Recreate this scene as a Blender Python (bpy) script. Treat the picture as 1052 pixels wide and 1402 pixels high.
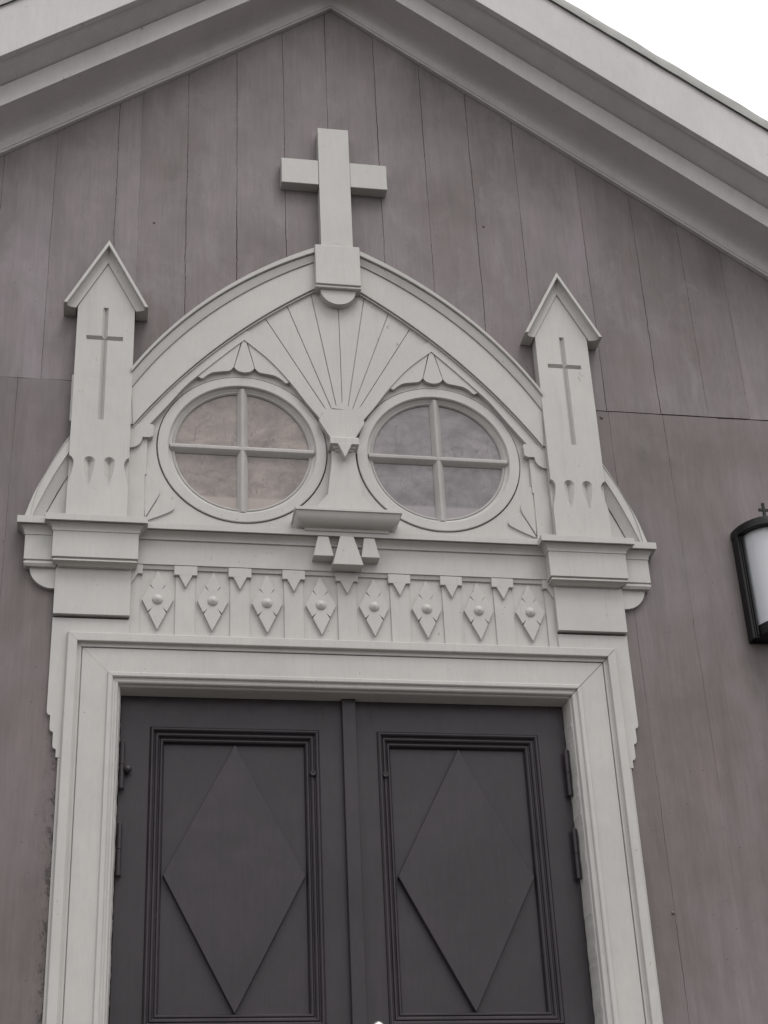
import bpy, bmesh, math, random
from mathutils import Vector, Matrix, noise
from mathutils.geometry import tessellate_polygon, delaunay_2d_cdt
random.seed(7)
R_ = math.radians
for o in list(bpy.data.objects): bpy.data.objects.remove(o)
sc = bpy.context.scene
COL = sc.collection

# ------------------------------------------------------------------ camera, sky, sun, exposure
# x runs along the facade, y into the building, z up; the wall face stands at y = -0.05
PIT, YAW, ROL = 0.50869, 0.19431, -0.05012
fwd = Vector((math.sin(YAW)*math.cos(PIT), math.cos(YAW)*math.cos(PIT), math.sin(PIT)))
rt = Vector((math.cos(YAW), -math.sin(YAW), 0)); up = rt.cross(fwd)
rx = rt*math.cos(ROL) + up*math.sin(ROL); ry = -rt*math.sin(ROL) + up*math.cos(ROL)
cam = bpy.data.objects.new('camera', bpy.data.cameras.new('camera')); COL.objects.link(cam)
cam.matrix_world = Matrix(((rx.x, ry.x, -fwd.x, -.8262), (rx.y, ry.y, -fwd.y, -4.9878), (rx.z, ry.z, -fwd.z, -.6222), (0, 0, 0, 1)))
cam.data.sensor_fit = 'HORIZONTAL'; cam.data.sensor_width = 36; cam.data.lens = 36*2209.6/1052
cam.data.clip_start = .05; cam.data.clip_end = 800
sc.camera = cam

SUN_EL, SUN_AZ = R_(60), R_(24)          # azimuth: from straight out of the wall towards +x
w = bpy.data.worlds.new('World'); sc.world = w; w.use_nodes = True
nt = w.node_tree; bg = nt.nodes['Background']
sky = nt.nodes.new('ShaderNodeTexSky'); sky.sky_type = 'NISHITA'; sky.sun_disc = False
sky.sun_elevation = SUN_EL; sky.sun_rotation = math.pi - SUN_AZ
sky.air_density = 1.0; sky.dust_density = 8; sky.ozone_density = 1
hs = nt.nodes.new('ShaderNodeHueSaturation'); hs.inputs['Saturation'].default_value = .10; hs.inputs['Value'].default_value = 1.0
cl = nt.nodes.new('ShaderNodeMix'); cl.data_type = 'RGBA'; cl.inputs[0].default_value = .8; cl.inputs[0].default_value = .85   # overcast: thin, nearly even cloud cover
tc = nt.nodes.new('ShaderNodeTexCoord'); sx = nt.nodes.new('ShaderNodeSeparateXYZ'); nt.links.new(tc.outputs['Generated'], sx.inputs[0])
mr_ = nt.nodes.new('ShaderNodeMapRange'); mr_.inputs[1].default_value = 0; mr_.inputs[2].default_value = 1; mr_.inputs[3].default_value = 11.6; mr_.inputs[4].default_value = 11.0
nt.links.new(sx.outputs[2], mr_.inputs[0]); nt.links.new(mr_.outputs[0], cl.inputs[7])
nt.links.new(sky.outputs[0], hs.inputs['Color']); nt.links.new(hs.outputs[0], cl.inputs[6]); nt.links.new(cl.outputs[2], bg.inputs[0])
bg.inputs[1].default_value = .15
sl = bpy.data.lights.new('sun', 'SUN'); so = bpy.data.objects.new('sun', sl); COL.objects.link(so)
sl.energy = 1.4; sl.angle = R_(26); sl.color = (1, .97, .93)
sd = Vector((math.sin(SUN_AZ)*math.cos(SUN_EL), -math.cos(SUN_AZ)*math.cos(SUN_EL), math.sin(SUN_EL)))
so.rotation_euler = sd.to_track_quat('Z', 'Y').to_euler()
sc.view_settings.view_transform = 'Standard'; sc.view_settings.look = 'None'
sc.view_settings.exposure = -.24; sc.view_settings.gamma = 1

# ------------------------------------------------------------------ materials
def mat(name):
    m = bpy.data.materials.new(name); m.use_nodes = True
    n = m.node_tree; return m, n, n.nodes['Principled BSDF']
def nd(n, t, **kw):
    x = n.nodes.new(t)
    for k, v in kw.items():
        if k in x.inputs: x.inputs[k].default_value = v
        else: setattr(x, k, v)
    return x
def pos(n, scale=(1, 1, 1)):
    g = nd(n, 'ShaderNodeNewGeometry'); mp = nd(n, 'ShaderNodeMapping'); mp.inputs['Scale'].default_value = scale
    n.links.new(g.outputs['Position'], mp.inputs['Vector']); return mp.outputs[0]
def tex(n, vec, scale, detail=4, rough=.6, dist=0):
    t = nd(n, 'ShaderNodeTexNoise', Scale=scale, Detail=detail, Roughness=rough, Distortion=dist)
    n.links.new(vec, t.inputs['Vector']); return t.outputs['Fac']
def ramp(n, fac, stops):
    r = nd(n, 'ShaderNodeValToRGB'); e = r.color_ramp.elements
    while len(e) < len(stops): e.new(.5)
    for q, (p, c) in zip(e, stops):
        q.position = p; q.color = c if len(c) == 4 else (*c, 1)
    n.links.new(fac, r.inputs['Fac']); return r.outputs['Color']
def mix(n, fac, a, b, mode='MIX'):
    m = nd(n, 'ShaderNodeMix', data_type='RGBA', blend_type=mode)
    for s, v in ((0, fac), (6, a), (7, b)):
        if hasattr(v, 'node'): n.links.new(v, m.inputs[s])
        elif s: m.inputs[s].default_value = (*v, 1) if len(v) == 3 else v
        else: m.inputs[s].default_value = v
    return m.outputs[2]
def bump(n, b, h, strength, dist=.002):
    x = nd(n, 'ShaderNodeBump', Strength=strength, Distance=dist); n.links.new(h, x.inputs['Height']); n.links.new(x.outputs[0], b.inputs['Normal'])
g1 = lambda v: (v, v, v)

def painted(name, base, rough, vary=.06, speck=.25, grain=(60, 60, 7), chip=0, streak=.0):
    m, n, b = mat(name)
    p = pos(n); pg = pos(n, grain)
    big = tex(n, p, 1.9, 5, .62, .5); mid = tex(n, p, 15, 6, .7); gr = tex(n, pg, 1.6, 6, .65, .3)
    dk = tuple(c*(1-vary*1.7) for c in base); lt = tuple(min(1, c*(1+vary)) for c in base)
    c = ramp(n, big, [(.3, dk), (.7, lt)])
    c = mix(n, .6, c, ramp(n, mid, [(.3, g1(1-vary*1.6)), (.7, g1(1+vary*.5))]), 'MULTIPLY')
    c = mix(n, .38, c, ramp(n, gr, [(.32, g1(1-vary*1.9)), (.6, g1(1+vary*.3))]), 'MULTIPLY')
    if streak:      # rain runs
        rs = tex(n, pos(n, (26, 26, 1.1)), 1.3, 5, .7, .2); wh = tex(n, p, 1.4, 3, .6)
        f = mix(n, 1, ramp(n, rs, [(.56, g1(0)), (.74, g1(1))]), ramp(n, wh, [(.45, g1(0)), (.62, g1(1))]), 'MULTIPLY')
        c = mix(n, mix(n, 1, f, g1(streak), 'MULTIPLY'), c, tuple(k*.62 for k in base))
    if chip:        # small chips down to grey wood
        ch = tex(n, pos(n, (1, 1, .7)), 34, 5, .72); wh = tex(n, p, 3.1, 3, .6)
        f = mix(n, 1, ramp(n, ch, [(.665, g1(0)), (.685, g1(1))]), ramp(n, wh, [(.50, g1(0)), (.58, g1(1))]), 'MULTIPLY')
        c = mix(n, mix(n, 1, f, g1(chip), 'MULTIPLY'), c, (.16, .145, .125))
    vo = nd(n, 'ShaderNodeTexVoronoi', Scale=26); n.links.new(p, vo.inputs['Vector'])      # flecks of dirt and old nail heads
    fl = ramp(n, vo.outputs['Distance'], [(.04, g1(1)), (.065, g1(0))])
    sel = ramp(n, tex(n, p, 5.5, 2, .5), [(.53, g1(0)), (.60, g1(1))])
    c = mix(n, mix(n, 1, mix(n, 1, fl, sel, 'MULTIPLY'), g1(speck), 'MULTIPLY'), c, (.05, .045, .04))
    n.links.new(c, b.inputs['Base Color'])
    n.links.new(ramp(n, mid, [(.2, g1(rough-.12)), (.8, g1(rough+.14))]), b.inputs['Roughness'])
    b.inputs['Specular IOR Level'].default_value = .35
    h = mix(n, .45, gr, mid); bump(n, b, h, .26, .0024)
    return m
CREAM = painted('cream_paint', (.450, .438, .423), .5, .055, .7, (60, 60, 9), .7, .4)
DOORP = painted('dark_door_paint', (.0335, .0275, .0335), .38, .2, .25, (50, 50, 5), .10, .0)
RAKEP = painted('eaves_paint', (.500, .478, .480), .58, .07, .9, (40, 40, 8), .7, .3)

def clad():
    m, n, b = mat('mauve_cladding_paint')
    p = pos(n); ps = pos(n, (9, 9, 1.0)); pf = pos(n, (55, 55, 3))
    big = tex(n, p, 1.3, 4, .6, .3); st = tex(n, ps, 1.5, 6, .66, .4); fi = tex(n, pf, 2, 5, .6); bl = tex(n, pos(n, (1, 1, .55)), 6.0, 7, .72, .5); cloud = tex(n, pos(n, (1, 1, .6)), 3.4, 6, .65, .4)
    c = ramp(n, big, [(.28, (.130, .110, .105)), (.5, (.160, .138, .136)), (.72, (.190, .163, .170))])
    c = mix(n, .6, c, ramp(n, st, [(.28, g1(.72)), (.5, g1(.99)), (.70, g1(1.22))]), 'MULTIPLY')
    c = mix(n, .8, c, ramp(n, cloud, [(.3, (.76, .75, .75)), (.5, g1(1)), (.7, (1.18, 1.16, 1.20))]), 'MULTIPLY')
    oi = nd(n, 'ShaderNodeAttribute', attribute_name='board'); c = mix(n, .9, c, ramp(n, oi.outputs['Fac'], [(0, (.91, .90, .90)), (.5, (1.0, 1.0, 1.01)), (1, (1.2, 1.21, 1.26))]), 'MULTIPLY')  # per-board tone; upper boards coloured lighter to offset shade under the eaves
    c = mix(n, .35, c, ramp(n, fi, [(.3, g1(.74)), (.7, g1(1.14))]), 'MULTIPLY')
    ob = nd(n, 'ShaderNodeAttribute', attribute_name='board')
    c = mix(n, mix(n, 1, ramp(n, bl, [(.52, g1(0)), (.70, g1(.45))]), ramp(n, ob.outputs['Fac'], [(.3, g1(.25)), (.6, g1(1))]), 'MULTIPLY'), c, (.255, .232, .246))    # chalky worn patches
    # scattered flecks, thicker along the joint beside the door casing
    vo = nd(n, 'ShaderNodeTexVoronoi', Scale=34); n.links.new(p, vo.inputs['Vector'])
    fl = ramp(n, vo.outputs['Distance'], [(.05, g1(1)), (.085, g1(0))])
    sel = ramp(n, tex(n, p, 7, 3, .6), [(.50, g1(0)), (.57, g1(.9))])
    c = mix(n, mix(n, 1, fl, sel, 'MULTIPLY'), c, (.03, .027, .025))
    sp = nd(n, 'ShaderNodeSeparateXYZ'); n.links.new(p, sp.inputs[0])
    ab = nd(n, 'ShaderNodeMath', operation='ABSOLUTE'); n.links.new(sp.outputs[0], ab.inputs[0])
    near = ramp(n, ab.outputs[0], [(.93, g1(0)), (.945, g1(1)), (.960, g1(.8)), (.975, g1(.25)), (1.03, g1(0))]) 
    near.node.color_ramp.interpolation = 'LINEAR'
    lz = nd(n, 'ShaderNodeMath', operation='LESS_THAN'); lz.inputs[1].default_value = 2.7; n.links.new(sp.outputs[2], lz.inputs[0])
    gx = nd(n, 'ShaderNodeMath', operation='LESS_THAN'); gx.inputs[1].default_value = -.5; n.links.new(sp.outputs[0], gx.inputs[0])
    grime = ramp(n, tex(n, pos(n, (70, 70, 34)), 1, 6, .75, .5), [(.51, g1(0)), (.57, g1(.9))])
    f = mix(n, 1, mix(n, 1, near, grime, 'MULTIPLY'), gx.outputs[0], 'MULTIPLY')
    c = mix(n, mix(n, 1, f, lz.outputs[0], 'MULTIPLY'), c, (.035, .03, .026))
    n.links.new(c, b.inputs['Base Color'])
    n.links.new(ramp(n, st, [(.2, g1(.5)), (.8, g1(.75))]), b.inputs['Roughness'])
    b.inputs['Specular IOR Level'].default_value = .3
    bump(n, b, mix(n, .5, mix(n, .4, fi, st), bl), .55, .004)
    return m
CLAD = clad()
def plain(name, base, rough, metal=0, spec=.4):
    m, n, b = mat(name); p = pos(n)
    v = tex(n, p, 9, 5, .6)
    n.links.new(ramp(n, v, [(.3, tuple(c*.82 for c in base)), (.7, tuple(min(1, c*1.12) for c in base))]), b.inputs['Base Color'])
    b.inputs['Roughness'].default_value = rough; b.inputs['Metallic'].default_value = metal; b.inputs['Specular IOR Level'].default_value = spec
    bump(n, b, v, .15, .002); return m
BACKING = plain('joint_shadow_wood', (.012, .011, .011), .9)
MUNT = painted('grey_putty_paint', (.385, .370, .360), .6, .1)
IRON = plain('black_lantern_metal', (.006, .0055, .0068), .45, 0, .3)
LEAD = plain('weathered_roof_edge', (.36, .36, .345), .6, .0)
ROOFM = plain('roof_sheet', (.12, .12, .12), .6)
BRASS = plain('steel_handle', (.75, .76, .75), .25, .9)
GRAVEL = plain('gravel', (.060, .052, .044), .9)
STONE = plain('granite', (.36, .35, .34), .8)
BARK = plain('bark', (.16, .135, .125), .9)
def opal():
    m, n, b = mat('opal_diffuser')
    b.inputs['Base Color'].default_value = (.50, .505, .535, 1); b.inputs['Roughness'].default_value = .3
    b.inputs['Subsurface Weight'].default_value = .15
    return m
OPAL = opal()
def pane_mat(name, tint):
    m, n, b = mat(name)
    p = pos(n); s = tex(n, pos(n, (8, 8, 15)), 1.2, 7, .72, .5); d = tex(n, p, 16, 6, .75, 1.0); l = tex(n, pos(n, (60, 60, 14)), 1, 5, .7, .5)
    c = ramp(n, s, [(.3, tuple(k*.74 for k in tint)), (.7, tuple(k*1.18 for k in tint))])
    c = mix(n, .8, c, ramp(n, tex(n, p, 4.2, 5, .65, .8), [(.30, (.58, .57, .60)), (.5, g1(1)), (.70, (1.42, 1.40, 1.38))]), 'MULTIPLY')  # large light and dark blotches: uneven reflections painted into the tint
    c = mix(n, ramp(n, d, [(.54, g1(0)), (.70, g1(.75))]), c, tuple(k*.5 for k in tint))       # rubbed and scuffed whitewash
    c = mix(n, ramp(n, l, [(.57, g1(0)), (.70, g1(.5))]), c, tuple(k*.45 for k in tint))
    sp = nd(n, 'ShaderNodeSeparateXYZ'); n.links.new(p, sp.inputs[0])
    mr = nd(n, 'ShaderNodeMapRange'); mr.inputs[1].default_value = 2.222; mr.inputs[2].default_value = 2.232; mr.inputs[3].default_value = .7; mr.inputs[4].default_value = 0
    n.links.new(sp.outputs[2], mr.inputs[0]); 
    c = mix(n, mr.outputs[0], c, tuple(min(1, k*1.5) for k in tint))  # lighter band across the lower part of the panes
    n.links.new(c, b.inputs['Base Color']); b.inputs['Roughness'].default_value = .1
    b.inputs['Specular IOR Level'].default_value = .5
    bump(n, b, tex(n, p, 5, 2), .25, .006)
    return m
PANE_W = pane_mat('mottled_glass_warm', (.235, .202, .190))
PANE_C = pane_mat('mottled_glass_cool', (.204, .184, .194))

# ------------------------------------------------------------------ builders (X, d, Z): d is how far a point stands out towards the street
class MB:
    def __init__(s): s.v = []; s.f = []
    def pt(s, x, d, z): s.v.append((x, -d, z)); return len(s.v)-1
    def face(s, pts): s.f.append([s.pt(*p) for p in pts])
    def prism(s, poly, d0, d1, holes=(), back=False, d1f=None):
        """outline in (x, z), from depth d0 (rear) to d1 (face)"""
        loops = [poly] + list(holes)
        flat = [q for L in loops for q in L]
        tris = tessellate_polygon([[Vector((x, z, 0)) for x, z in L] for L in loops])
        i0 = [s.pt(x, d1, z) for x, z in flat]
        if holes:
            ed = []; k = 0
            for L in loops: ed += [(k+j, k+(j+1) % len(L)) for j in range(len(L))]; k += len(L)
            vs, _, fs, *_r = delaunay_2d_cdt([Vector(q) for q in flat], ed, [], 0, 1e-6)
            ii = [s.pt(q.x, d1, q.y) for q in vs]
            def odd(x, y):      # inside the outline and outside its holes
                c = False
                for a, b in ed:
                    (xa, ya), (xb, yb) = flat[a], flat[b]
                    if (ya > y) != (yb > y) and x < (xb-xa)*(y-ya)/(yb-ya)+xa: c = not c
                return c
            for f in fs:
                if odd(sum(vs[k].x for k in f)/len(f), sum(vs[k].y for k in f)/len(f)): s.f.append([ii[k] for k in f])
        else:
            for t in tris: s.f.append([i0[k] for k in t])
        if back:
            i1 = [s.pt(x, d0, z) for x, z in flat]
            for t in tris: s.f.append([i1[k] for k in reversed(t)])
        else: i1 = [s.pt(x, d0, z) for x, z in flat]
        k = 0
        for L in loops:
            for j in range(len(L)):
                a, b = k+j, k+(j+1) % len(L)
                s.f.append([i0[a], i0[b], i1[b], i1[a]])
            k += len(L)
    def box(s, x0, x1, z0, z1, d0, d1): s.prism([(x0, z0), (x1, z0), (x1, z1), (x0, z1)], d0, d1, back=True)
    def loft(s, rails):
        ix = [[s.pt(*p) for p in r] for r in rails]
        for a, b in zip(ix, ix[1:]):
            for k in range(len(a)-1): s.f.append([a[k], a[k+1], b[k+1], b[k]])
    def mould(s, prof, x0, x1, dback, r0=None, r1=None):
        """horizontal moulding with returned ends; prof = [(z, d)]; r0/r1 = depth at which the end sits exactly at x0/x1"""
        L = [(x0-(d-r0) if r0 is not None else x0, d, z) for z, d in prof]
        Rr = [(x1+(d-r1) if r1 is not None else x1, d, z) for z, d in prof]
        for k in range(len(prof)-1):
            s.face([L[k], Rr[k], Rr[k+1], L[k+1]])
            s.face([(L[k][0], dback, L[k][2]), L[k], L[k+1], (L[k+1][0], dback, L[k+1][2])])
            s.face([Rr[k], (Rr[k][0], dback, Rr[k][2]), (Rr[k+1][0], dback, Rr[k+1][2]), Rr[k+1]])
        for k in (0, -1): s.face([L[k], Rr[k], (Rr[k][0], dback, Rr[k][2]), (L[k][0], dback, L[k][2])])
    def tube(s, p, q, r0, r1, n=6):
        p = Vector(p); q = Vector(q); ax = (q-p).normalized(); u = ax.orthogonal().normalized(); v = ax.cross(u)
        rings = []
        for c, r in ((p, r0), (q, r1)):
            rings.append([s.pt(*(lambda t: (t.x, -t.y, t.z))(c+(u*math.cos(a)+v*math.sin(a))*r)) for a in [2*math.pi*k/n for k in range(n)]])
        for k in range(n): s.f.append([rings[0][k], rings[0][(k+1) % n], rings[1][(k+1) % n], rings[1][k]])
        s.f.append(rings[0][::-1]); s.f.append(rings[1])
    def build(s, name, m, parent=None, bev=0, smooth=20, tag=None):
        me = bpy.data.meshes.new(name); me.from_pydata(s.v, [], s.f)
        if tag:
            at = me.attributes.new('board', 'FLOAT', 'FACE'); at.data.foreach_set('value', tag)
        bm = bmesh.new(); bm.from_mesh(me)
        bmesh.ops.remove_doubles(bm, verts=bm.verts, dist=1e-5)
        if not tag: bmesh.ops.dissolve_degenerate(bm, edges=bm.edges, dist=1e-6)
        bmesh.ops.recalc_face_normals(bm, faces=bm.faces)
        bm.to_mesh(me); bm.free()
        me.materials.append(m)
        o = bpy.data.objects.new(name, me); COL.objects.link(o)
        if parent:
            o.parent = parent
            if parent is church: o.matrix_parent_inverse = Matrix.Translation((0, 0, -GZ))
        for f in me.polygons: f.use_smooth = True
        me.set_sharp_from_angle(angle=R_(smooth))
        if bev:
            b = o.modifiers.new('edge', 'BEVEL'); b.width = bev; b.segments = 2; b.limit_method = 'ANGLE'; b.angle_limit = R_(40); b.use_clamp_overlap = True; b.harden_normals = True
        return o
def arc(cx, cz, r, a0, a1, n): return [(cx+r*math.cos(R_(a0+(a1-a0)*k/n)), cz+r*math.sin(R_(a0+(a1-a0)*k/n))) for k in range(n+1)]
def circ(cx, cz, r, n=96): return [(cx+r*math.cos(2*math.pi*k/n), cz+r*math.sin(2*math.pi*k/n)) for k in range(n)]
def mir(poly, s): return [(s*x, z) for x, z in poly]
def lab(o, label=None, cat=None, group=None, kind=None):
    if label: o['label'] = label
    if cat: o['category'] = cat
    if group: o['group'] = group
    if kind: o['kind'] = kind
    return o
def seg(pts, n=10):
    """smooth curve through points (Catmull-Rom)"""
    P = [pts[0]]+list(pts)+[pts[-1]]; out = []
    for i in range(1, len(P)-2):
        p0, p1, p2, p3 = P[i-1:i+3]
        for k in range(n):
            t = k/n
            out.append(tuple(.5*(2*p1[j]+(p2[j]-p0[j])*t+(2*p0[j]-5*p1[j]+4*p2[j]-p3[j])*t*t+(3*p1[j]-p0[j]-3*p2[j]+p3[j])*t**3) for j in (0, 1)))
    out.append(tuple(pts[-1])); return out

church = bpy.data.objects.new('church', None); COL.objects.link(church); church.location = (0, 0, -2.0)
lab(church, 'wooden church front with mauve board wall, cream carved gothic doorway and dark double door', 'church')
WD = .05                       # wall face
AX, SL, AP = .02, .727, 4.690  # gable axis, slope, apex
GZ = -2.0
HW = 3.3                       # half width of the building
rz = lambda x, off=0: AP+off-SL*abs(x-AX)

# ------------------------------------------------------------------ ground
mb = MB(); mb.f.append([mb.pt(*p) for p in ((-300, 300, GZ), (300, 300, GZ), (300, -300, GZ), (-300, -300, GZ))])
lab(mb.build('ground', GRAVEL), 'pale gravel ground in front of the church', 'ground', kind='structure')

# ------------------------------------------------------------------ the boarded wall
C1 = (-.607, 1.8537, 1.615); C2 = (-.5577, 1.8764, 1.5495); C3 = (-.6351, 1.7967, 1.6261); C4 = (-1.1986, 1.1646, 2.3499)
def cz(c, x): return c[1]+math.sqrt(max(0, c[2]**2-(x-c[0])**2))
def wall():
    rnd = random.Random(3)
    up_s = [-3.3, -3.05, -2.83, -2.6, -2.35, -2.12, -1.90, -1.68, -1.48, -1.28, -1.085, -.85, -.760, -.577, -.380, -.189, -.008, .198, .390, .582, .772, 1.030, 1.246, 1.437, 1.605, 1.80, 2.02, 2.25, 2.5, 2.75, 3.0, 3.3]
    lo_s = [-3.3, -3.0, -2.7, -2.42, -2.1, -1.78, -1.46, -1.165, -.93, .93, 1.035, 1.252, 1.474, 1.69, 1.95, 2.2, 2.5, 2.8, 3.05, 3.3]
    tight = {-.760: .3, -1.165: .55, 1.035: .6, 1.474: .35, 1.252: .5, -1.085: .55}
    mb = MB(); mb.tag = []
    def board(xa, xb, z0, ztop, d, sa, sb):
        n = 420 if abs(xa) < 2 else 40; off = rnd.random()*50
        def edge(x, k, side, scale):
            z = k
            a = noise.noise((x*13.1, z*9, 1.3))*.0016+noise.noise((x*7.7, z*38, 4.1))*.0019+noise.noise((x*3.3, z*1.3, 9))*.002
            g = max(0.0002, .00086+noise.noise((x*5, z*3.1, 7.7+side))*.0012+noise.noise((x*5, z*70, side))*.0008)*scale
            return x+a+side*g
        zt = max(ztop(xa), ztop(xb)) if callable(ztop) else ztop
        Lp = []; Rp = []
        for k in range(n+1):
            z = z0+(zt-z0)*k/n
            Lp.append((edge(xa, z, 1, sa), z)); Rp.append((edge(xb, z, -1, sb), z))
        mid = 5
        rails = []
        for j in range(mid+1):
            t = j/mid
            rails.append([(l[0]*(1-t)+r[0]*t, d-(.0012*(2*t-1)**4)+.0009*noise.noise((xa*3+t*1.6, l[1]*1.1, 2)), l[1]) for l, r in zip(Lp, Rp)])
        t0 = len(mb.f)
        rails = [[(l[0], WD-.018, l[1]) for l in Lp]]+rails+[[(r[0], WD-.018, r[1]) for r in Rp]]
        mb.loft(rails)
        for a, b in ((0, 1), (1, 0)):
            pass
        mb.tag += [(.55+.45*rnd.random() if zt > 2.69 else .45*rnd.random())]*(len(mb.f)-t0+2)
        k = 0; mb.face([(r[k][0], r[k][1], r[k][2]) for r in rails])
        k = -1; mb.face([(r[k][0], r[k][1], r[k][2]) for r in rails])
    for xs, z0, zt in ((up_s, 2.672, lambda x: rz(x, .12)), (lo_s, GZ+.3, 2.668)):
        for a, b in zip(xs, xs[1:]):
            if xs is lo_s and a == -.93: continue
            top = zt
            if callable(zt): m_ = max(zt(a), zt(b)); top = m_ if m_ > 2.72 else 2.72
            zb_ = max(z0, cz(C1, max(abs(a), abs(b)))-.09) if xs is up_s and max(abs(a), abs(b)) < .76 else z0
            if a < 0: zb_, top = (2.6705 if zb_ == 2.672 else zb_), (2.6700 if xs is lo_s else top)
            board(a, b, zb_, top, WD+rnd.uniform(-.0022, .0012), tight.get(a, 1), tight.get(b, 1))
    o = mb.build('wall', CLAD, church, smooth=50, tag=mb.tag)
    return o
W_ = wall()
for x, z, r in ((1.030, .745, .0062), (.612, 3.525, .006), (1.005, 2.640, .0075), (-.70, 3.42, .005)):
    mb = MB(); mb.loft([[(x+r*k*math.cos(2*math.pi*a/14), WD+dd, z+r*k*math.sin(2*math.pi*a/14)) for a in range(15)] for k, dd in ((1.05, -.002), (1, .001), (.75, .003), (.4, .0042), (.01, .0046))])
    mb.build('nail_head', CLAD, W_, 0, 60)
# dark sheathing behind the board joints, with the doorway and fanlights left closed by doors and panes
mb = MB(); mb.prism([(-HW, GZ), (-.78, GZ), (-.78, 1.5), (.78, 1.5), (.78, GZ), (HW, GZ), (HW, rz(HW)), (AX, AP), (-HW, rz(-HW))], WD-.09, WD-.046, back=True)
mb.build('sheathing', BACKING, W_)
mb = MB()
for s in (-1, 1):
    x = s*(HW-.02); mb.box(min(x, x-s*.1), max(x, x-s*.1), GZ, rz(HW), -7.5, WD-.02)
mb.box(-HW+.1, HW-.1, GZ, rz(HW), -7.5, -7.4)
mb.build('side_wall', CLAD, church)

# ------------------------------------------------------------------ raking eaves
def rake(s):
    root = MB()
    XE = 4.2
    def sweep(prof, name, m, parent=None, bev=0):
        mb = MB()
        rails = []
        for off, d in prof:
            rails.append([(AX+s*x, d+.0022*noise.noise((x*1.7, s*3, d*9)), AP+off-SL*x+.0016*noise.noise((x*2.3, s*5, d*7+off*5))) for x in [XE*k/90 for k in range(91)]])
        mb.loft(rails)
        mb.face([(AX+s*XE, d, AP+off-SL*XE) for off, d in prof])
        return mb.build(name, m, parent, bev, 30)
    cove = [(-.010+.058*(1-math.cos(R_(t))), .088+.062*math.sin(R_(t))) for t in range(0, 91, 9)]
    cove = [(-.014, .0705)]+[(.006+.029*math.sin(R_(t)), .072+.074*(1-math.cos(R_(t)))) for t in range(0, 91, 9)]
    a = sweep([(-.04, WD-.01), (-.04, .067), (-.028, .067), (-.028, .0705)]+cove+[(.037, .148), (.06, .148), (.06, WD-.01)], 'raking_cornice', RAKEP, church)
    sweep([(.040, .10), (.0345, .149), (.050, .226), (.049, .230), (.1565, .230), (.1565, .18)], 'fascia', RAKEP, a, .0015)
    sweep([(.158, .10), (.161, .231), (.198, .324), (.190, .326), (.193, .350), (.466, .350), (.466, .10)], 'upper_fascia', RAKEP, a, .0015)
    return a
for s in (-1, 1): rake(s)
mb = MB()
for s in (-1, 1):
    n = 140
    def wob(x): return .004*noise.noise((x*4, s, 3))+.003*noise.noise((x*17, s, 5))
    rails = []
    for off, d in ((.463, -7.6), (.463, .354), (.469, .356), (.491, .356), (.503, .353), (.503, -7.6)):
        rails.append([(AX+s*x, d+(wob(x) if d > 0 else 0), AP+off+(wob(x+9) if d > 0 else 0)-SL*x) for x in [4.25*k/n for k in range(n+1)]])
    mb.loft(rails)
roof = mb.build('roof', ROOFM, church)
mb = MB()
for s in (-1, 1):
    n = 200
    rails = []
    for off, d in ((.471, .353), (.463, .3615), (.487, .3645), (.511, .3645), (.517, .31)):
        rails.append([(AX+s*x, d+.003*noise.noise((x*15, s, off*50)), AP+off+.0025*noise.noise((x*11, s, 8))-SL*x) for x in [4.25*k/n for k in range(n+1)]])
    mb.loft(rails)
mb.build('roof_edge', LEAD, roof)

# ------------------------------------------------------------------ gable cross and keystone
mb = MB()
x0, x1, z0, z1 = -.059, .066, 3.325, 3.931
mb.prism([(x0, z0), (x1, z0), (x1, z1), (x0, z1)], WD-.004, .1)
for a, b in ((-.2085, x0), (x1, .2165)): mb.prism([(a, 3.636), (b, 3.636), (b, 3.761), (a, 3.761)], WD-.004, .0965)
lab(mb.build('gable_cross', CREAM, church, .003), None)
mb = MB(); mb.prism([(-.087, 3.130), (.088, 3.130), (.088, 3.318), (-.087, 3.318)], WD-.004, .120)
mb.prism([(-.088, 3.118), (.089, 3.118), (.089, 3.131), (-.088, 3.131)], WD-.004, .114)
key = mb.build('keystone', CREAM, church, .004)
mb = MB(); mb.prism(arc(.001, 3.120, .068, 180, 360, 32), .06, .100); mb.build('half_round_drop', CREAM, key, .003)

# ------------------------------------------------------------------ pointed arch over the windows
N = 48
def rail(c, x1, d, s, dz=0): return [(s*(x1*k/N), d, cz(c, x1*k/N)+dz) for k in range(N+1)]
for s in (-1, 1):
    mb = MB()
    mb.loft([rail(C1, .766, WD-.005, s), rail(C1, .766, .107, s, -.002), rail(C1, .766, .110, s, -.005), rail(C2, .764, .109, s, .002), rail(C2, .764, .1065, s), rail(C2, .764, .089, s, -.0005),
             rail(C2, .764, .089, s, -.0042), rail(C2, .764, .1005, s, -.0048), rail(C3, .762, .0945, s, .012), rail(C3, .762, .0915, s, .000), rail(C3, .762, .0845, s, -.0005), rail(C3, .762, .0845, s, -.0035), rail(C3, .762, .0865, s, -.004),
             rail(C4, .752, .0845, s, .001), rail(C4, .752, .0830, s, -.001), rail(C4, .752, .0690, s, -.0015), rail(C4, .752, .0690, s, -.0050), rail(C4, .752, .0785, s, -.0055), rail(C4, .752, .0785, s, -.0100), rail(C4, .752, .05, s, -.0110)])
    mb.build('arch_moulding', CREAM, church, smooth=28)

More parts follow.
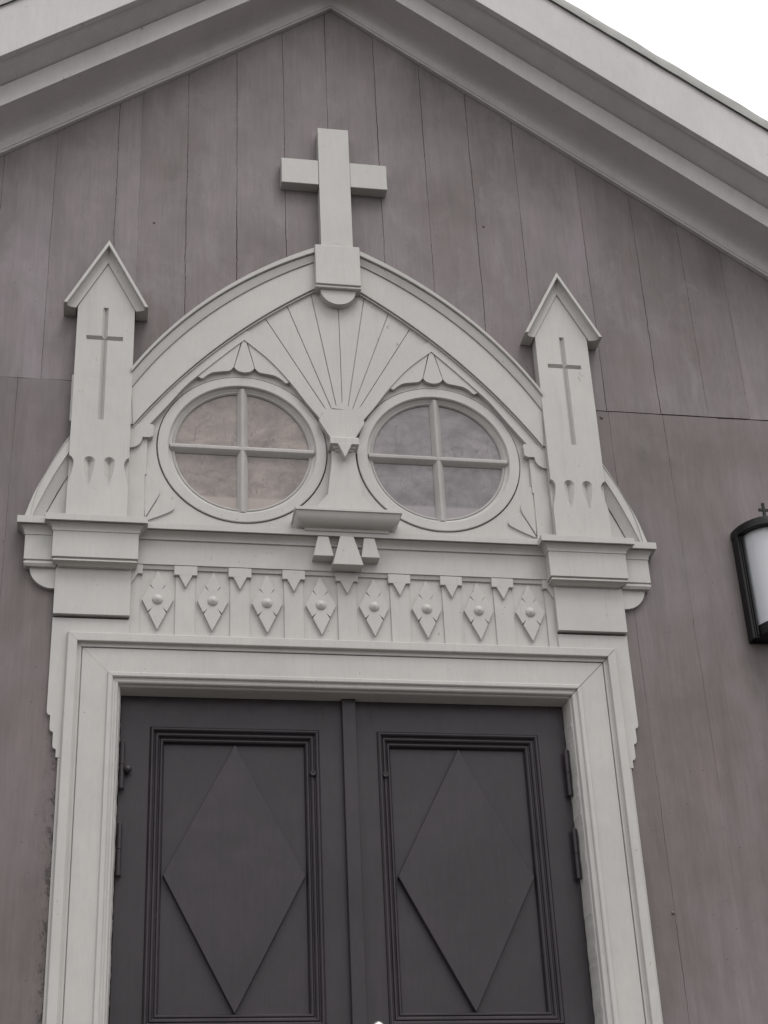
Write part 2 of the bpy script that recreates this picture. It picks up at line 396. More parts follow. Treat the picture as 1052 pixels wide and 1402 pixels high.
# ------------------------------------------------------------------ fan of boards under the apex
mb = MB()
rays = [(-.078, 2.560, -.360, 2.930), (-.050, 2.584, -.272, 2.980), (-.032, 2.590, -.172, 2.992), (-.016, 2.604, -.080, 2.995), (.0055, 2.620, .005, 2.998),
        (.026, 2.602, .088, 3.0), (.040, 2.592, .184, 3.006), (.056, 2.584, .282, 2.987), (.080, 2.558, .362, 2.930)]
def ends(r):
    a = Vector(r[:2]); b = Vector(r[2:]); u = (b-a).normalized()
    hi = b.copy(); k = 0
    while hi.y < cz(C4, abs(hi.x))+.035 and k < 400: hi += u*.004; k += 1
    if abs(r[2]) > .3: hi = b
    return a-u*.045, hi
for ra, rb in zip(rays, rays[1:]):
    pa, pb = ends(ra), ends(rb); g = .0012
    u = pa[1]-pa[0]; v = pb[1]-pb[0]
    na = Vector((u.y, -u.x)).normalized()*g; nb = Vector((-v.y, v.x)).normalized()*g
    mb.prism([tuple(p) for p in (pa[0]+na, pb[0]+nb, pb[1]+nb, pa[1]+na)], .04, .068)
fl_ = [ends(r) for r in rays]
mb.prism([tuple(e[0]) for e in fl_]+[tuple(e[1]) for e in fl_][::-1], .035, .0625)
mb.build('fan_panel', CREAM, church, .0042)

# ------------------------------------------------------------------ tympanum board with the two round openings
WX, WZ, WR = .3592, 2.4185, .3036
out = [(-.735, 2.055), (.735, 2.055)]+[(x, cz(C4, x)+.01) for x in [.735-.735*k/20 for k in range(0, 21)]]+[(-x, cz(C4, x)+.01) for x in [.735*k/20 for k in range(1, 21)]]
mb = MB(); mb.prism(out, .015, .0505, [circ(WX, WZ, WR+.0035), circ(-WX, WZ, WR+.0035)])
tymp = mb.build('tympanum_panel', CREAM, church, .002)
mb = MB(); mb.prism([(-.74, 2.06), (.74, 2.06), (.74, 2.5), (.4, 2.9), (-.4, 2.9), (-.74, 2.5)], -.02, .012); mb.build('backing_board', BACKING, tymp)
# carved leaves in the lower corners
for s in (-1, 1):
    for pts in ([(.698, 2.102), (.64, 2.128), (.601, 2.152), (.603, 2.172), (.620, 2.186), (.646, 2.197), (.672, 2.158)],
                [(.700, 2.112), (.676, 2.160), (.653, 2.208), (.652, 2.232), (.663, 2.258), (.682, 2.288), (.700, 2.312), (.704, 2.2)]):
        mb = MB(); mb.prism(mir(seg(pts+[pts[0]], 6)[:-1], s), .045, .0575)
        mb.build('leaf_carving', CREAM, church, .002)

# ------------------------------------------------------------------ round windows
for s, pm, lb in ((-1, PANE_W, 'left of the two round windows, panes pinkish and scuffed'), (1, PANE_C, 'right of the two round windows, panes greyer violet')):
    cx = s*WX
    root = MB()
    prof = [(WR, .02), (WR, .0535), (WR-.002, .0555), (.268, .0555), (.265, .053), (.2635, .050), (.2635, .044), (.250, .034), (.247, .034), (.247, .024)]
    n = 128
    root.loft([[(cx+r*math.cos(2*math.pi*k/n), d, WZ+r*math.sin(2*math.pi*k/n)) for k in range(n+1)] for r, d in prof])
    fr = root.build('round_window', CREAM, church, smooth=30)
    lab(fr, lb)
    # inner glazing ring and the two crossing bars
    mb = MB()
    mb.loft([[(cx+r*math.cos(2*math.pi*k/n), d, WZ+r*math.sin(2*math.pi*k/n)) for k in range(n+1)] for r, d in [(.2525, .035), (.249, .0385), (.246, .0385), (.2415, .0335), (.2415, .026)]])
    L = .259
    def bar(horiz):
        pr = [(-.0195, .027), (-.0195, .0325), (-.0085, .0475), (-.0045, .0505), (.0045, .0505), (.0085, .0475), (.0195, .0325), (.0195, .027)]
        lo, hi = -L, L
        rails = []
        for k in (0, 1):
            e = (lo, hi)[k]
            rails.append([((cx+e, d, WZ+a) if horiz else (cx+a, d-.0008, WZ+e)) for a, d in pr])
        mb.loft(rails)
    bar(True); bar(False)
    mb.build('glazing_bars', MUNT, fr, smooth=25)
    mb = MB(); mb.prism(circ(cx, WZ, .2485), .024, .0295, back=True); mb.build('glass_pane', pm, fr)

# ------------------------------------------------------------------ gothic hoods over the windows and their scalloped valances
IN_LO = (.7356, 2.3538, .6514); OUT_LO = (-1.0740, 1.3097, 2.1192)
def hood(s):
    ap = .3545
    o_up = lambda x: cz(C4, x)-.004
    lo_in = seg([(.355, 2.880), (.263, 2.797), (.185, 2.702), (.1275, 2.617), (.073, 2.541), (.046, 2.476)], 8)
    lo_out = seg([(.694, 2.487), (.626, 2.580), (.572, 2.656), (.518, 2.716), (.435, 2.802), (.355, 2.880)], 8)
    up_in = seg([(.030, 2.520), (.048, 2.578), (.070, 2.610), (.120, 2.665), (.160, 2.722), (.210, 2.785), (.278, 2.862), (.351, 2.928)], 8)
    P = [(x, o_up(x)) for x in [ap+(.742-ap)*k/24 for k in range(25)]]+lo_out+lo_in[1:]+up_in
    mb = MB(); mb.prism(mir(P, s), .04, .0720)
    h = mb.build('window_hood', CREAM, church, .003)
    # valance: a scalloped board in three pieces under the hood
    zz = lambda p, dz=-.012: [(x, z+dz) for x, z in p]
    mid = .3545
    lobe_o = seg([(.394, 2.758), (.410, 2.742), (.441, 2.736), (.469, 2.730), (.490, 2.717), (.508, 2.701), (.521, 2.707)], 6)
    lobe_i = [(2*mid-x, z) for x, z in lobe_o]
    c_drop = seg([(.393, 2.758), (.386, 2.748), (.374, 2.741), (.3545, 2.737), (.335, 2.741), (.323, 2.748), (.316, 2.758)], 6)
    A = (mid, 2.905)
    g = .0016
    mb = MB()
    o_poly = [(x, z) for x, z in lobe_o]+[(.560, 2.70), (.43, 2.85), (mid+.004, 2.905)]
    i_poly = [(x, z) for x, z in lobe_i]+[(.150, 2.70), (.27, 2.85), (mid-.004, 2.905)]
    c_poly = [(x-g*(x-mid)/.04, z) for x, z in c_drop]+[(mid-.001, 2.90), (mid+.001, 2.90)]
    mb.prism(mir(o_poly, s), .045, .0675); mb.prism(mir(i_poly, s), .045, .0675); mb.prism(mir(c_poly, s), .045, .0685)
    mb.build('scalloped_valance', CREAM, h, .0018)
for s in (-1, 1): hood(s)

# ------------------------------------------------------------------ central post: scalloped head, cap with pointed drop, flared body
mb = MB()
head = [(-.036, 2.452), (.037, 2.452), (.079, 2.527), (.084, 2.540), (.076, 2.556)]
lob = [(.072, 2.566)]+[r[:2] for r in rays[1:-1]][::-1]+[(-.070, 2.566)]
for p, q in zip(lob, lob[1:]):
    p = Vector(p); q = Vector(q); n_ = Vector((-(q-p).y, (q-p).x)).normalized()*-1
    if n_.y < 0: n_ = -n_
    for t in (0, .15, .35, .5, .65, .85):
        head.append(tuple(p+(q-p)*t+n_*.007*math.sqrt(max(0, 1-(2*t-1)**2))))
head.append(lob[-1])
head += [(-.076, 2.556), (-.084, 2.540), (-.079, 2.527)]
mb.prism(head, .04, .082)
post = mb.build('post', CREAM, church, .002)
mb = MB()
mb.mould([(2.452, .112), (2.446, .116), (2.421, .116), (2.419, .104), (2.411, .104), (2.409, .097), (2.401, .094)], -.051, .055, .045, .116, .116)
mb.prism([(-.025, 2.4215), (.028, 2.4215), (.001, 2.362)], .06, .1195)
mb.build('capital', CREAM, post, .002)
mb = MB()
body = [(-.043, 2.405), (-.043, 2.37), (-.061, 2.226), (-.104, 2.172), (-.106, 2.12), (.106, 2.12), (.104, 2.172), (.064, 2.228), (.044, 2.37), (.044, 2.405)]
mb.prism(body, .045, .0885); mb.build('flared_base', CREAM, post, .002)

# ------------------------------------------------------------------ shelf under the post, and the three hanging blocks
mb = MB()
pr = [(2.130, .163), (2.117, .163), (2.117, .158)]+[(2.117-.042*math.sin(R_(t))**1.0*1.0, .156-.050*(1-math.cos(R_(t)))*1.0) for t in range(15, 91, 12)]+[(2.066, .106)]
def shelf():
    f = lambda d: .189-(.163-d)*.72
    for k in range(len(pr)-1):
        (za, da), (zb, db) = pr[k], pr[k+1]; xa, xb = f(da), f(db)
        mb.face([(-xa, da, za), (xa, da, za), (xb, db, zb), (-xb, db, zb)])
        for s in (-1, 1): mb.face([(s*xa, .05, za), (s*xa, da, za), (s*xb, db, zb), (s*xb, .05, zb)])
    x = f(.163); mb.face([(-x, .05, 2.130), (x, .05, 2.130), (x, .163, 2.130), (-x, .163, 2.130)])
    x = f(.106); mb.face([(-x, .05, 2.066), (x, .05, 2.066), (x, .106, 2.066), (-x, .106, 2.066)])
shelf(); mb.build('shelf', CREAM, church, .0015)
for p, d in (([(-.121, 1.966), (-.050, 1.966), (-.067, 2.042), (-.104, 2.042)], .110), ([(-.056, 1.931), (.052, 1.931), (.020, 2.042), (-.027, 2.042)], .118), ([(.046, 1.966), (.112, 1.966), (.095, 2.042), (.058, 2.042)], .110)):
    mb = MB(); mb.prism(p, .05, d); mb.build('hanging_block', CREAM, church, .002)

# ------------------------------------------------------------------ pinnacles
def vcross(mb, cx, zt, zb, zc, ha, hw, hh, d, dp):
    """V-cut cross sunk dp into a face at depth d; outline is returned as a hole"""
    x0, x1 = cx-hw, cx+hw; za, zb2 = zc-hh, zc+hh
    def arm(c0, c1, e0, e1, tip): # two corners at the crossing, two at the end, ridge to tip
        O = (cx, d-dp, zc)
        mb.face([(c0[0], d, c0[1]), O, (tip[0], d-dp, tip[1]), (e0[0], d, e0[1])])
        mb.face([(c1[0], d, c1[1]), O, (tip[0], d-dp, tip[1]), (e1[0], d, e1[1])])
        mb.face([(e0[0], d, e0[1]), (tip[0], d-dp, tip[1]), (e1[0], d, e1[1])])
    arm((x0, zb2), (x1, zb2), (x0, zt), (x1, zt), (cx, zt-.004))
    arm((x0, za), (x1, za), (x0, zb), (x1, zb), (cx, zb+.003))
    arm((x0, za), (x0, zb2), (cx-ha, za), (cx-ha, zb2), (cx-ha+.004, zc))
    arm((x1, za), (x1, zb2), (cx+ha, za), (cx+ha, zb2), (cx+ha-.004, zc))
    return [(x0, zt), (x0, zb2), (cx-ha, zb2), (cx-ha, za), (x0, za), (x0, zb), (x1, zb), (x1, za), (cx+ha, za), (cx+ha, zb2), (x1, zb2), (x1, zt)]
def tear(mb, cx, zt, zb, hw, d, dp):
    zc = zt-hw; P = [(cx+hw*math.cos(R_(t)), zc+hw*math.sin(R_(t))) for t in range(0, 181, 15)]
    P += [(cx-hw*.74, zc-(zc-zb)*.45), (cx-hw*.30, zc-(zc-zb)*.82), (cx, zb), (cx+hw*.30, zc-(zc-zb)*.82), (cx+hw*.74, zc-(zc-zb)*.45)]
    c1 = (cx, d-dp, zc+hw*.25); c2 = (cx, d-dp*.62, zb+(zc-zb)*.30)
    for k, (a, b) in enumerate(zip(P, P[1:]+P[:1])):
        lo = min(a[1], b[1]) < zc-(zc-zb)*.5
        A3 = (a[0], d, a[1]); B3 = (b[0], d, b[1])
        if lo: cv_a = c2; mb.face([A3, B3, c2])
        elif min(a[1], b[1]) < zc-1e-4:
            hi_, lo_ = (A3, B3) if a[1] > b[1] else (B3, A3)
            mb.face([hi_, lo_, c2, c1])
        else: mb.face([A3, B3, c1])
    return P
def pinnacle(s):
    D = .100; cx = s*.8655
    mb = MB()
    xi, xo = .7605, .9675
    cv = MB()
    h = [vcross(cv, cx, 2.964, 2.479, 2.829, .0655, .0095, .0085, D-.0004, .012)]
    for t in (.8975, .829): h.append(tear(cv, s*t, 2.3248, 2.209, .0182, D-.0004, .0175))
    def scal(x, sg): # half tear cut into the edge
        pts = [(0, 2.326), (.009, 2.321), (.0155, 2.309), (.0168, 2.297), (.0125, 2.265), (.006, 2.235), (0, 2.211)]
        return [(x-sg*a, z) for a, z in pts]
    outl = [(xi, 2.06)]+[(x, z) for x, z in scal(xi, -1)][::-1]+[(xi, 2.966), (.8655, 3.168), (xo, 2.966)]+scal(xo, 1)+[(xo, 2.06)]
    mb.prism(mir(outl, s), .080, D, [q for q in h])
    mb.prism(mir([(xi+.0005, 2.06), (xi+.0005, 2.966), (.8655, 3.165), (xo-.0005, 2.966), (xo-.0005, 2.06)], s), WD-.004, .0795)
    for x in (xi, xo): # stopped slips on the sides
        a, b = (x-.0065, x+.001) if x == xi else (x-.001, x+.0065)
        mb.prism(mir([(a, 2.478), (b, 2.478), (b, 2.674), (a, 2.674)], s), WD-.004, .083)
    o = mb.build('pinnacle', CREAM, church, .0012)
    cv.build('incised_carving', CREAM, o, 0, 5)
    # gabled cap: raked moulding with a cove, ends cut plumb
    mb = MB()
    zi = lambda x: 3.168-(3.168-2.966)*abs(x-.8655)/.1025
    A = (.8655, 3.252); E = .1535; ez = 2.953
    sl = (3.252-2.953)/E
    prof = [(0, WD-.004), (0, .134), (0.003, .137), (.0245, .137), (.0265, .135), (.0275, .119), (.034, .1150), (.046, .1105), (.060, .1075), (.0745, .1065), (.0865, .1060), (.0865, WD-.004)]
    for side in (-1, 1):
        rails = []
        for off, d in prof:
            rails.append([(s*(A[0]), d, A[1]-off), (s*(A[0]+side*E), d, A[1]-off-sl*E+min(off, .0)+off*.0)])
        # plumb end, horizontal soffit: trim each rail where it meets the level z = ez
        rl = []
        for off, d in prof:
            xe = E-off/sl; rl.append([(s*A[0], d, A[1]-off), (s*(A[0]+side*xe), d, ez)])
        mb.loft(rl)
        # soffit at the eave foot
        mb.face([(p[1][0], p[1][1], p[1][2]) for p in rl])
    mb.build('gablet', CREAM, o, .0012)
for s in (-1, 1): pinnacle(s)

# ------------------------------------------------------------------ sweeping side buttresses and inner pilasters
for s in (-1, 1):
    oc = seg([(.950, 2.452), (.9645, 2.414), (1.007, 2.336), (1.046, 2.251), (1.079, 2.169), (1.108, 2.07)], 8)
    c2 = seg([(.925, 2.420), (.9675, 2.347), (1.009, 2.263), (1.0455, 2.175), (1.070, 2.110), (1.0815, 2.07)], 8)
    c3 = seg([(.905, 2.405), (.9585, 2.318), (1.000, 2.225), (1.034, 2.145), (1.052, 2.100), (1.062, 2.07)], 8)
    c4 = seg([(.895, 2.395), (.950, 2.300), (.990, 2.220), (1.022, 2.145), (1.040, 2.100), (1.050, 2.07)], 8)
    mb = MB()
    mb.loft([[(s*x, WD-.004, z) for x, z in oc], [(s*x, .088, z) for x, z in oc], [(s*(x*.93+y*.07), .0905, z) for (x, z), (y, _) in zip(oc, c2)],
             [(s*(x*.25+y*.75), .0905, z) for (x, z), (y, _) in zip(oc, c2)], [(s*(x*.24+y*.76), .0875, z) for (x, z), (y, _) in zip(oc, c2)], [(s*x, .0875, z) for x, z in c2], [(s*x, .081, z) for x, z in c2],
             [(s*x, .068, z) for x, z in c3], [(s*x, .063, z) for x, z in c4], [(s*x, .058, z) for x, z in c4]])
    mb.prism(mir([(.94, 2.07), (1.052, 2.07), (.94, 2.33)], s), WD-.004, .0585)
    mb.build('buttress', CREAM, church, .0, 28)
    # pilaster
    mb = MB()
    mb.prism(mir([(.701, 2.06), (.7615, 2.06), (.7615, 2.47), (.699, 2.47), (.699, 2.285), (.7035, 2.285)], s), .03, .0625)
    p = mb.build('pilaster', CREAM, church, .0018)
    mb = MB()
    mb.prism(mir([(.681, 2.4865), (.677, 2.480), (.680, 2.438), (.692, 2.432), (.7165, 2.432)]+arc(.7615, 2.430, .0445, 180, 270, 8)[:-1]+[(.7615, 2.3855), (.7615, 2.4865)], s), .03, .0745)
    mb.build('capital', CREAM, p, .002)

# ------------------------------------------------------------------ entablature
def steps(z0, d0, z1, d1, n=7, con=True):
    return [(z0+(z1-z0)*math.sin(R_(90*k/n)), d1+(d0-d1)*(1-math.sin(R_(90*k/n)))**1.0 if False else d0+(d1-d0)*(1-math.cos(R_(90*k/n)))) for k in range(n+1)][::1]
def cove(z0, d0, z1, d1, n=8):   # concave, starts out wide under the fillet and turns down to the face
    return [(z0+(z1-z0)*(1-math.cos(R_(90*k/n))), d0+(d1-d0)*math.sin(R_(90*k/n))) for k in range(n+1)]
mb = MB()
mb.mould([(2.0735, .101), (2.0505, .101), (2.0503, .086), (2.0477, .086)]+cove(2.0475, .0945, 2.027, .0705)+[(2.0245, .0705), (2.0245, .0635), (1.9315, .0635), (1.9315, .0575), (1.926, .0570), (1.917, .0545)], -.72, .72, .02)
ent = mb.build('entablature', CREAM, church, .001, 30)
for s in (-1, 1):
    mb = MB()
    mb.mould([(2.0720, .1145), (2.0460, .1145), (2.0458, .099), (2.0432, .099)]+cove(2.043, .1075, 2.0165, .0885)+[(2.0145, .0885), (2.0145, .0855), (1.9225, .0855), (1.9215, .0795), (1.918, .0795), (1.915, .085), (1.908, .085), (1.899, .0795)],
             (-1.0985 if s < 0 else .99), (-.99 if s < 0 else 1.0985), WD-.004, .0875 if s < 0 else None, None if s < 0 else .0875)
    mb.build('cornice_wing', CREAM, church, .001, 30)
    mb = MB()
    a, b = (.7185, 1.004)
    x0_, x1_ = (-b, -a) if s < 0 else (a, b)
    mb.mould([(2.0695, .1445), (2.0455, .1445), (2.0453, .128), (2.0427, .128)]+cove(2.0425, .1375, 2.021, .1185)+[(2.0185, .1185), (2.0185, .1155), (1.9215, .1155), (1.920, .107), (1.9165, .107), (1.914, .1125), (1.909, .1125), (1.905, .099), (1.899, .090)],
             x0_, x1_, WD-.004, .1155, .1155)
    mb.build('cornice_block', CREAM, church, .001, 30)
    mb = MB(); mb.prism(mir([(.7385, 1.7295), (.990, 1.7295), (.990, 1.914), (.7385, 1.914)], s), .03, .0745)
    mb.build('pilaster_block', CREAM, church, .0015)
    mb = MB(); mb.prism(mir([(.97, 1.906)]+[(1.0765, 1.906)]+arc(.995, 1.906, .0815, 0, -90, 14)+[(.97, 1.8245)], s), WD-.004, .066)
    mb.build('quarter_round_bracket', CREAM, church, .002)

# ------------------------------------------------------------------ frieze
mb = MB(); mb.prism([(-.742, 1.655), (.742, 1.655), (.742, 1.925), (-.742, 1.925)], .015, .0480)
frz = mb.build('frieze', CREAM, church, 0)
for i in range(9):
    cx = (i-4)*.185
    l, r = max(cx-.033, -.741), min(cx+.033, .741)
    mb = MB(); mb.prism([(l, 1.660), (r, 1.660), (r, 1.922), (l, 1.922)], .04, .0535); mb.build('frieze_strip', CREAM, frz, .001)
    mb = MB()
    P = [(cx-.0395, 1.929), (cx-.0395, 1.8945), (cx-.0230, 1.8945), (cx, 1.8465), (cx+.0230, 1.8945), (cx+.0395, 1.8945), (cx+.0395, 1.929)]
    if i == 0: P = [(x, z) for x, z in P if x >= cx-.001]; P = [(-.741, 1.929), (-.741, 1.8465+.004)]+P[1:]
    if i == 8: P = [(x, z) for x, z in P if x <= cx+.001]; P = P[:-1]+[(.741, 1.8505), (.741, 1.929)] if P[-1][0] == cx else P+[(.741, 1.8505), (.741, 1.929)]
    mb.prism(P, .04, .0640); mb.build('pendant', CREAM, frz, .0015)
loz_mesh = boss_mesh = None
for i in range(8):
    cx = (i-3.5)*.185
    if loz_mesh is None:
        mb = MB(); Lz = []
        hw, zt, zb, zm = .0525, .109, -.1115, -.0005
        # outline with four small chisel cuts across the edges
        def cut(p, q, t, w, into):
            p = Vector(p); q = Vector(q); u = (q-p).normalized(); c = p+(q-p)*t
            n_ = -c.normalized()
            dirn = Vector((into[0], into[1])).normalized()
            return [tuple(c-u*w), tuple(c+dirn*.020), tuple(c+u*w)]
        T, Rr, B, Lf = (0, zt), (hw, zm), (0, zb), (-hw, zm)
        P = [T]+cut(T, Rr, .5, .0026, (-.6, -.8))+[Rr]+cut(Rr, B, .42, .0026, (-.6, .8))+[B]+cut(B, Lf, .58, .0026, (.6, .8))+[Lf]+cut(Lf, T, .5, .0026, (.6, -.8))
        mb.prism(P, -.015, 0)
        lo = mb.build('lozenge', CREAM, church, .0012); loz_mesh = lo.data
        mb = MB(); n = 28
        mb.loft([[(r*math.cos(2*math.pi*k/n), d, r*math.sin(2*math.pi*k/n)) for k in range(n+1)] for r, d in ((.0180, -.004), (.0180, .0015), (.0165, .0040), (.010, .0085), (.0035, .0118), (.0001, .0126))])
        bo = mb.build('boss', CREAM, lo, 0, 40); boss_mesh = bo.data
        lo.location = (cx, -.0600, 1.8005); lo.rotation_euler.y = -.006
        lo0, bo0 = lo, bo
    else:
        l2 = lo0.copy(); COL.objects.link(l2); l2.location = (cx, -.0600-.0006*(i % 3), 1.8005+.0008*math.sin(i*2.1)); l2.rotation_euler.y = .012*math.sin(i*1.7)
        b2 = bo0.copy(); COL.objects.link(b2); b2.parent = l2

# ------------------------------------------------------------------ door casing
mb = MB()
prof = [(-.003, .045), (-.003, .066), (0, .0765), (.002, .0785), (.0285, .0785), (.031, .0770), (.0312, .0640), (.034, .0620), (.0445, .0635), (.0455, .0620), (.0457, .0535), (.0485, .0535), (.0488, .0605), (.1335, .0605), (.1345, .066), (.1365, .0685), (.1475, .0685), (.1510, .066), (.1525, .0585), (.158, .0575), (.163, .0595), (.1675, .057), (.1705, .0505), (.1705, .044), (.174, .041)]
zb = -.98
XO, ZO = .9365, 1.6635
for s in (-1, 1):
    mb.loft([[(s*(XO-off), d, zb+(ZO-off-(.0012 if s > 0 else .0004)-zb)*k/60) for k in range(61)] for off, d in prof])
mb.loft([[(-(XO-off)+.0004+(2*(XO-off)-.0016)*k/40, d, ZO-off) for k in range(41)] for off, d in prof])
casing = mb.build('door_casing', CREAM, church, .001, 30)
# jamb linings and head lining: worn paint edge where they meet the door
mb = MB(); rn = random.Random(5)
XI, ZI = XO-.174, ZO-.174
n = 300
def wedge(k): return .0022*noise.noise((k*.21, 3.3, 1))+.003*max(0, noise.noise((k*.5, 8.1, 2)))
for s in (-1, 1):
    A_ = [(s*XI, .041, zb+(ZI-zb)*k/n) for k in range(n+1)]
    B_ = [(s*(XI-.002-wedge(k+s*777)), .036, zb+(ZI-zb)*k/n) for k in range(n+1)]
    C_ = [(s*(XI-.0065-wedge(k+s*777)), -.012, zb+(ZI-zb)*k/n) for k in range(n+1)]
    D_ = [(s*(XI-.0065-wedge(k+s*777)), -.07, zb+(ZI-zb)*k/n) for k in range(n+1)]
    mb.loft([A_, B_, C_, D_])
mb.loft([[(x, d, z) for x in (-XI, XI)] for z, d in ((ZI, .041), (ZI-.002, .036), (ZI-.005, -.0765))])
mb.build('jamb_lining', CREAM, casing)
# back boards behind the casing with stepped feet
for s in (-1, 1):
    mb = MB()
    foot = [(.991, 1.394)]+[(.9905, 1.386), (.986, 1.377), (.979, 1.374), (.979, 1.340)]+[(.9785, 1.328), (.974, 1.320), (.967, 1.317), (.967, 1.283)]+[(.9665, 1.270), (.962, 1.262), (.955, 1.259), (.955, 1.232), (.930, 1.232)]
    mb.prism(mir([(.7385, 1.7215), (.9905, 1.7215)]+foot+[(.915, 1.232), (.915, 1.650), (.7385, 1.650)], s), WD-.012, .0600)
    mb.build('casing_backboard', CREAM, church, .0015)
    mb = MB(); mb.prism(mir([(.925, zb), (.9475, zb), (.9475, 1.236), (.925, 1.236)], s), WD-.02, .0585); mb.build('casing_edge_strip', CREAM, church, .0015)

# ------------------------------------------------------------------ the double door
def frame_loft(mb, x0, x1, z0, z1, prof):
    rings = []
    for off, d in prof: rings.append([(x0+off, d, z0+off), (x1-off, d, z0+off), (x1-off, d, z1-off), (x0+off, d, z1-off), (x0+off, d, z0+off)])
    mb.loft(rings); return rings[-1]
def door(s):
    F = -.030
    xi, xo = (.003, .754)
    root = MB()
    PO = (.0985, .6565, .412, 1.3775)     # moulding outer edge of the upper panel
    LO = (.0985, .6565, -.86, .26)
    hole = lambda q: [(s*q[0], q[2]), (s*q[1], q[2]), (s*q[1], q[3]), (s*q[0], q[3])]
    root.prism(mir([(xi, -.97), (xo, -.97), (xo, 1.489), (xi, 1.489)], s), F-.04, F, [hole(PO), hole(LO)])
    d = root.build('door', DOORP, church, .0015)
    lab(d, 'dark left door leaf with a small round knob by its hinge' if s < 0 else 'dark right door leaf with the meeting strip and a pale handle')
    for q in (PO, LO):
        a, b = sorted((s*q[0], s*q[1]))
        pr = [(0, F-.012), (0, F+.004)]
        for k in range(3):     # three stepped reeds
            b0 = .0155*k; dd = F+.0085-.0105*k
            pr += [(b0+.0025, dd-.002), (b0+.0055, dd+.0012), (b0+.0095, dd+.0012), (b0+.0130, dd-.0025), (b0+.0150, dd-.0105)]
        pr += [(.0478, F-.029), (.0490, F-.034)]
        mb = MB(); frame_loft(mb, a, b, q[2], q[3], pr); mb.build('panel_moulding', DOORP, d, 0, 25)
        mb = MB(); mb.prism([(a+.01, q[2]+.01), (b-.01, q[2]+.01), (b-.01, q[3]-.01), (a+.01, q[3]-.01)], F-.06, F-.031)
        mb.build('door_panel', DOORP, d)
        if q is PO:
            c = s*.3775; h = .2275; zt, zm, zl = q[3]-.051, .8865, q[2]+.043
            mb = MB()
            mb.prism([(c, zt), (c+h, zm), (c, zl), (c-h, zm)], F-.04, F-.0105)
            mb.build('diamond_panel', DOORP, d, .0025)
            mb = MB()
            px = s*.1215; n = 20
            mb.loft([[(px+r*math.cos(2*math.pi*k/n), dd, 1.226+r*math.sin(2*math.pi*k/n)) for k in range(n+1)] for r, dd in ((.0105, F-.02), (.0105, F+.006), (.0085, F+.0085), (.0055, F+.0085), (.004, F+.0065), (.0001, F+.0065))])
            mb.build('peg', DOORP, d, 0, 40)
    # thin groove lines on the stile heads
    mb = MB(); mb.box(*sorted((s*.0795, s*.0808)), 1.41, 1.478, F-.002, F+.0012); mb.build('stile_joint', DOORP, d)
    # knuckle hinges
    for z0, z1 in ((1.157, 1.316), (.873, 1.040), (-.2, -.04)):
        mb = MB(); x = s*.7455
        for a, b in ((z0, (z0+z1)/2-.001), ((z0+z1)/2+.001, z1)):
            mb.tube((x, .008, a), (x, .008, b), .0085, .0085, 10)
        mb.tube((x, .008, z1), (x, .008, z1+.006), .006, .003, 8); mb.tube((x, .008, z0-.006), (x, .008, z0), .003, .006, 8)
        mb.box(*sorted((x-s*.012, x)), z0+.004, z1-.004, F-.001, F+.004)
        o = mb.build('hinge', DOORP, d, 0, 40)
    if s < 0:
        mb = MB(); n = 18; px, pz = -.7262, 1.2225
        mb.loft([[(px+r*math.cos(2*math.pi*k/n), dd, pz+r*math.sin(2*math.pi*k/n)) for k in range(n+1)] for r, dd in ((.006, F), (.0065, F+.012), (.0115, F+.016), (.0135, F+.022), (.012, F+.029), (.007, F+.033), (.0001, F+.034))])
        mb.build('round_knob', DOORP, d, 0, 50)
    else:
        mb = MB()
        mb.box(-.0205, .0265, -.97, 1.486, F, F+.022)
        mb.build('astragal', DOORP, d, .003)
        mb = MB(); n = 22; px, pz, F2 = .0545, .398, F
        mb.loft([[(px+r*math.cos(2*math.pi*k/n), dd, pz+r*math.sin(2*math.pi*k/n)) for k in range(n+1)] for r, dd in ((.024, F2), (.024, F2+.004), (.011, F2+.008), (.010, F2+.03), (.017, F2+.036), (.0215, F2+.046), (.0195, F2+.056), (.011, F2+.062), (.0001, F2+.063))])
        mb.build('door_handle', BRASS, d, 0, 50)
    return d
for s in (-1, 1): door(s)
mb = MB(); mb.box(-.775, .775, -2.0, 1.52, -.12, -.085); mb.build('dark_interior', BACKING, church)

# ------------------------------------------------------------------ entrance steps (below the picture)
st = MB()
for k in range(5): st.box(-1.5, 1.5, GZ, -1.0-.2*k, .052 if k == 0 else .35+.3*k, .65+.3*k)
lab(st.build('entrance_steps', STONE, None, .006), 'grey granite steps rising to the dark double door', 'steps')

# ------------------------------------------------------------------ wall lantern
lan = bpy.data.objects.new('wall_lantern', None); COL.objects.link(lan); lan.location = (1.553, -WD, 1.70)
lab(lan, 'black metal wall lantern with white curved diffuser and small cross on top', 'lantern')
bpy.context.view_layer.update()
LX, LD = 1.553, WD+.004
def half(r, dd, n=40, d0=0): return [(LX+r*math.cos(math.pi*k/n), LD+d0+dd*math.sin(math.pi*k/n)) for k in range(n+1)]
def lathe_half(mb, prof):
    mb.loft([[(x, d, z) for x, d in half(r, dd)] for r, dd, z in prof])
def child(mb, name, m, bev=0, sm=35):
    o = mb.build(name, m, lan, bev, sm); o.location = -Vector(lan.location); return o
mb = MB(); lathe_half(mb, [(.086, .122, 1.735), (.086, .122, 2.150)]); child(mb, 'diffuser', OPAL)
mb = MB()
lathe_half(mb, [(.0001, .0001, 2.170), (.08, .12, 2.166), (.108, .148, 2.158), (.110, .150, 2.152), (.110, .150, 2.126), (.108, .148, 2.124), (.0001, .0001, 2.124)])
cap_ = child(mb, 'top_cap', IRON, .001)
mb = MB()
lathe_half(mb, [(.0001, .0001, 1.760), (.090, .130, 1.760), (.092, .132, 1.758), (.092, .132, 1.722), (.090, .130, 1.718), (.0001, .0001, 1.712)])
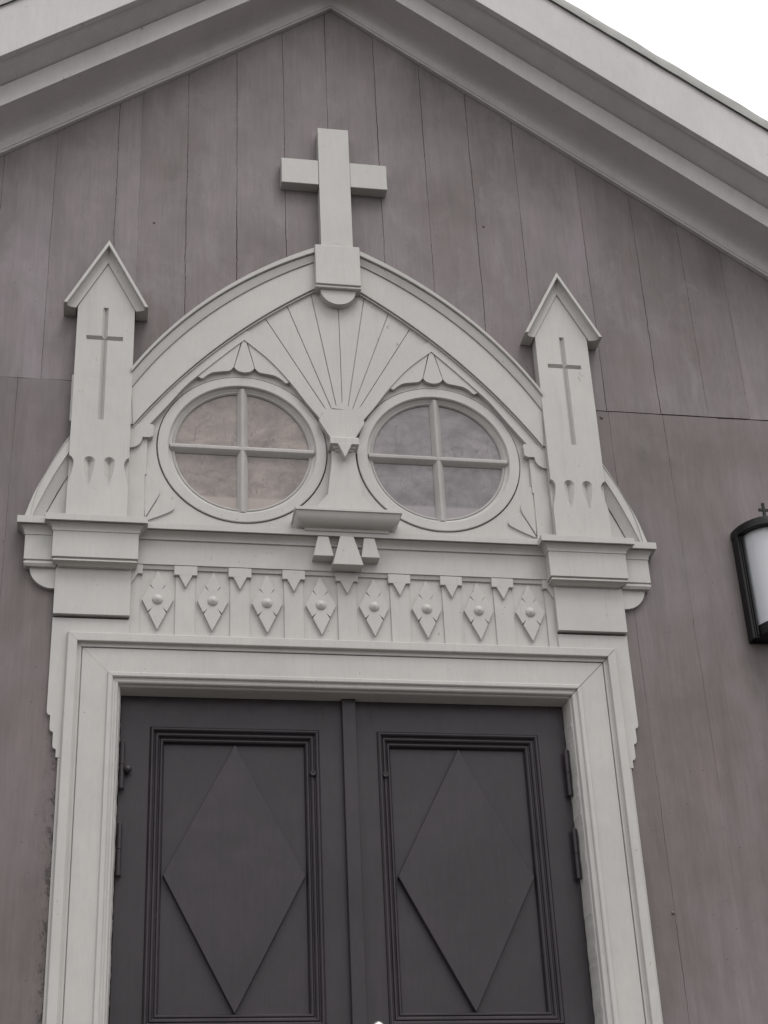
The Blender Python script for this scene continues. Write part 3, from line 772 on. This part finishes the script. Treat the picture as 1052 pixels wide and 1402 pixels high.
child(mb, 'bottom_cap', IRON, .001)
mb = MB()
mb.box(LX-.107, LX+.107, 1.712, 2.150, WD, WD+.006)
for s in (-1, 1):
    a, b = sorted((LX+s*.1075, LX+s*.0985)); mb.box(a, b, 1.713, 2.140, WD, WD+.048)
    a, b = sorted((LX+s*.0985, LX+s*.084)); mb.box(a, b, 1.713, 2.135, WD+.036, WD+.052)
    a, b = sorted((LX+s*.0925, LX+s*.0875)); mb.box(a, b, 1.72, 2.13, WD+.052, WD+.060)
child(mb, 'back_frame', IRON, .0015)
mb = MB(); cd = WD+.085; zc = 2.168
mb.tube((LX, -cd, zc), (LX, -cd, zc+.016), .013, .007, 12)
mb.box(LX-.005, LX+.005, zc+.012, zc+.078, cd-.004, cd+.004); mb.box(LX-.021, LX+.021, zc+.044, zc+.054, cd-.0035, cd+.0035)
child(mb, 'cross_finial', IRON, .0012)

# ------------------------------------------------------------------ bare tree behind the roof, upper left
def tree():
    rn = random.Random(11)
    root = bpy.data.objects.new('bare_tree', None); COL.objects.link(root); root.location = (-7.0, 12, GZ)
    lab(root, 'bare winter tree with thin twigs behind the left roof edge', 'tree')
    tr = MB(); br = MB(); tw = MB()
    def grow(p, v, r, lv):
        if lv > 5: return
        n = 3; q = p
        for k in range(n):
            v2 = (v+Vector((rn.gauss(0, .16), rn.gauss(0, .16), rn.gauss(.03, .1)))).normalized()*v.length
            q2 = q+v2/n; m = tr if lv == 0 else br if lv < 3 else tw
            m.tube(q, q2, r*(1-.13*k), r*(1-.13*(k+1)), 7 if lv < 3 else 4); q = q2; v = v2
            if lv > 0 and lv < 5: 
                w_ = (v.normalized()+Vector((rn.gauss(0, .8), rn.gauss(0, .8), rn.gauss(.15, .5)))).normalized()*v.length*.62
                grow(q, w_, r*.5, lv+1)
        for k in range(3 if lv < 2 else 2):
            w_ = (v.normalized()+Vector((rn.gauss(0, .6), rn.gauss(0, .6), rn.gauss(.25, .35)))).normalized()*v.length*.72
            grow(q, w_, r*.58, lv+1)
    grow(Vector((0, 0, 0)), Vector((0, 0, 5.2)), .24, 0)
    for m, n in ((tr, 'trunk'), (br, 'branches'), (tw, 'twigs')): m.build(n, BARK, root)
tree()
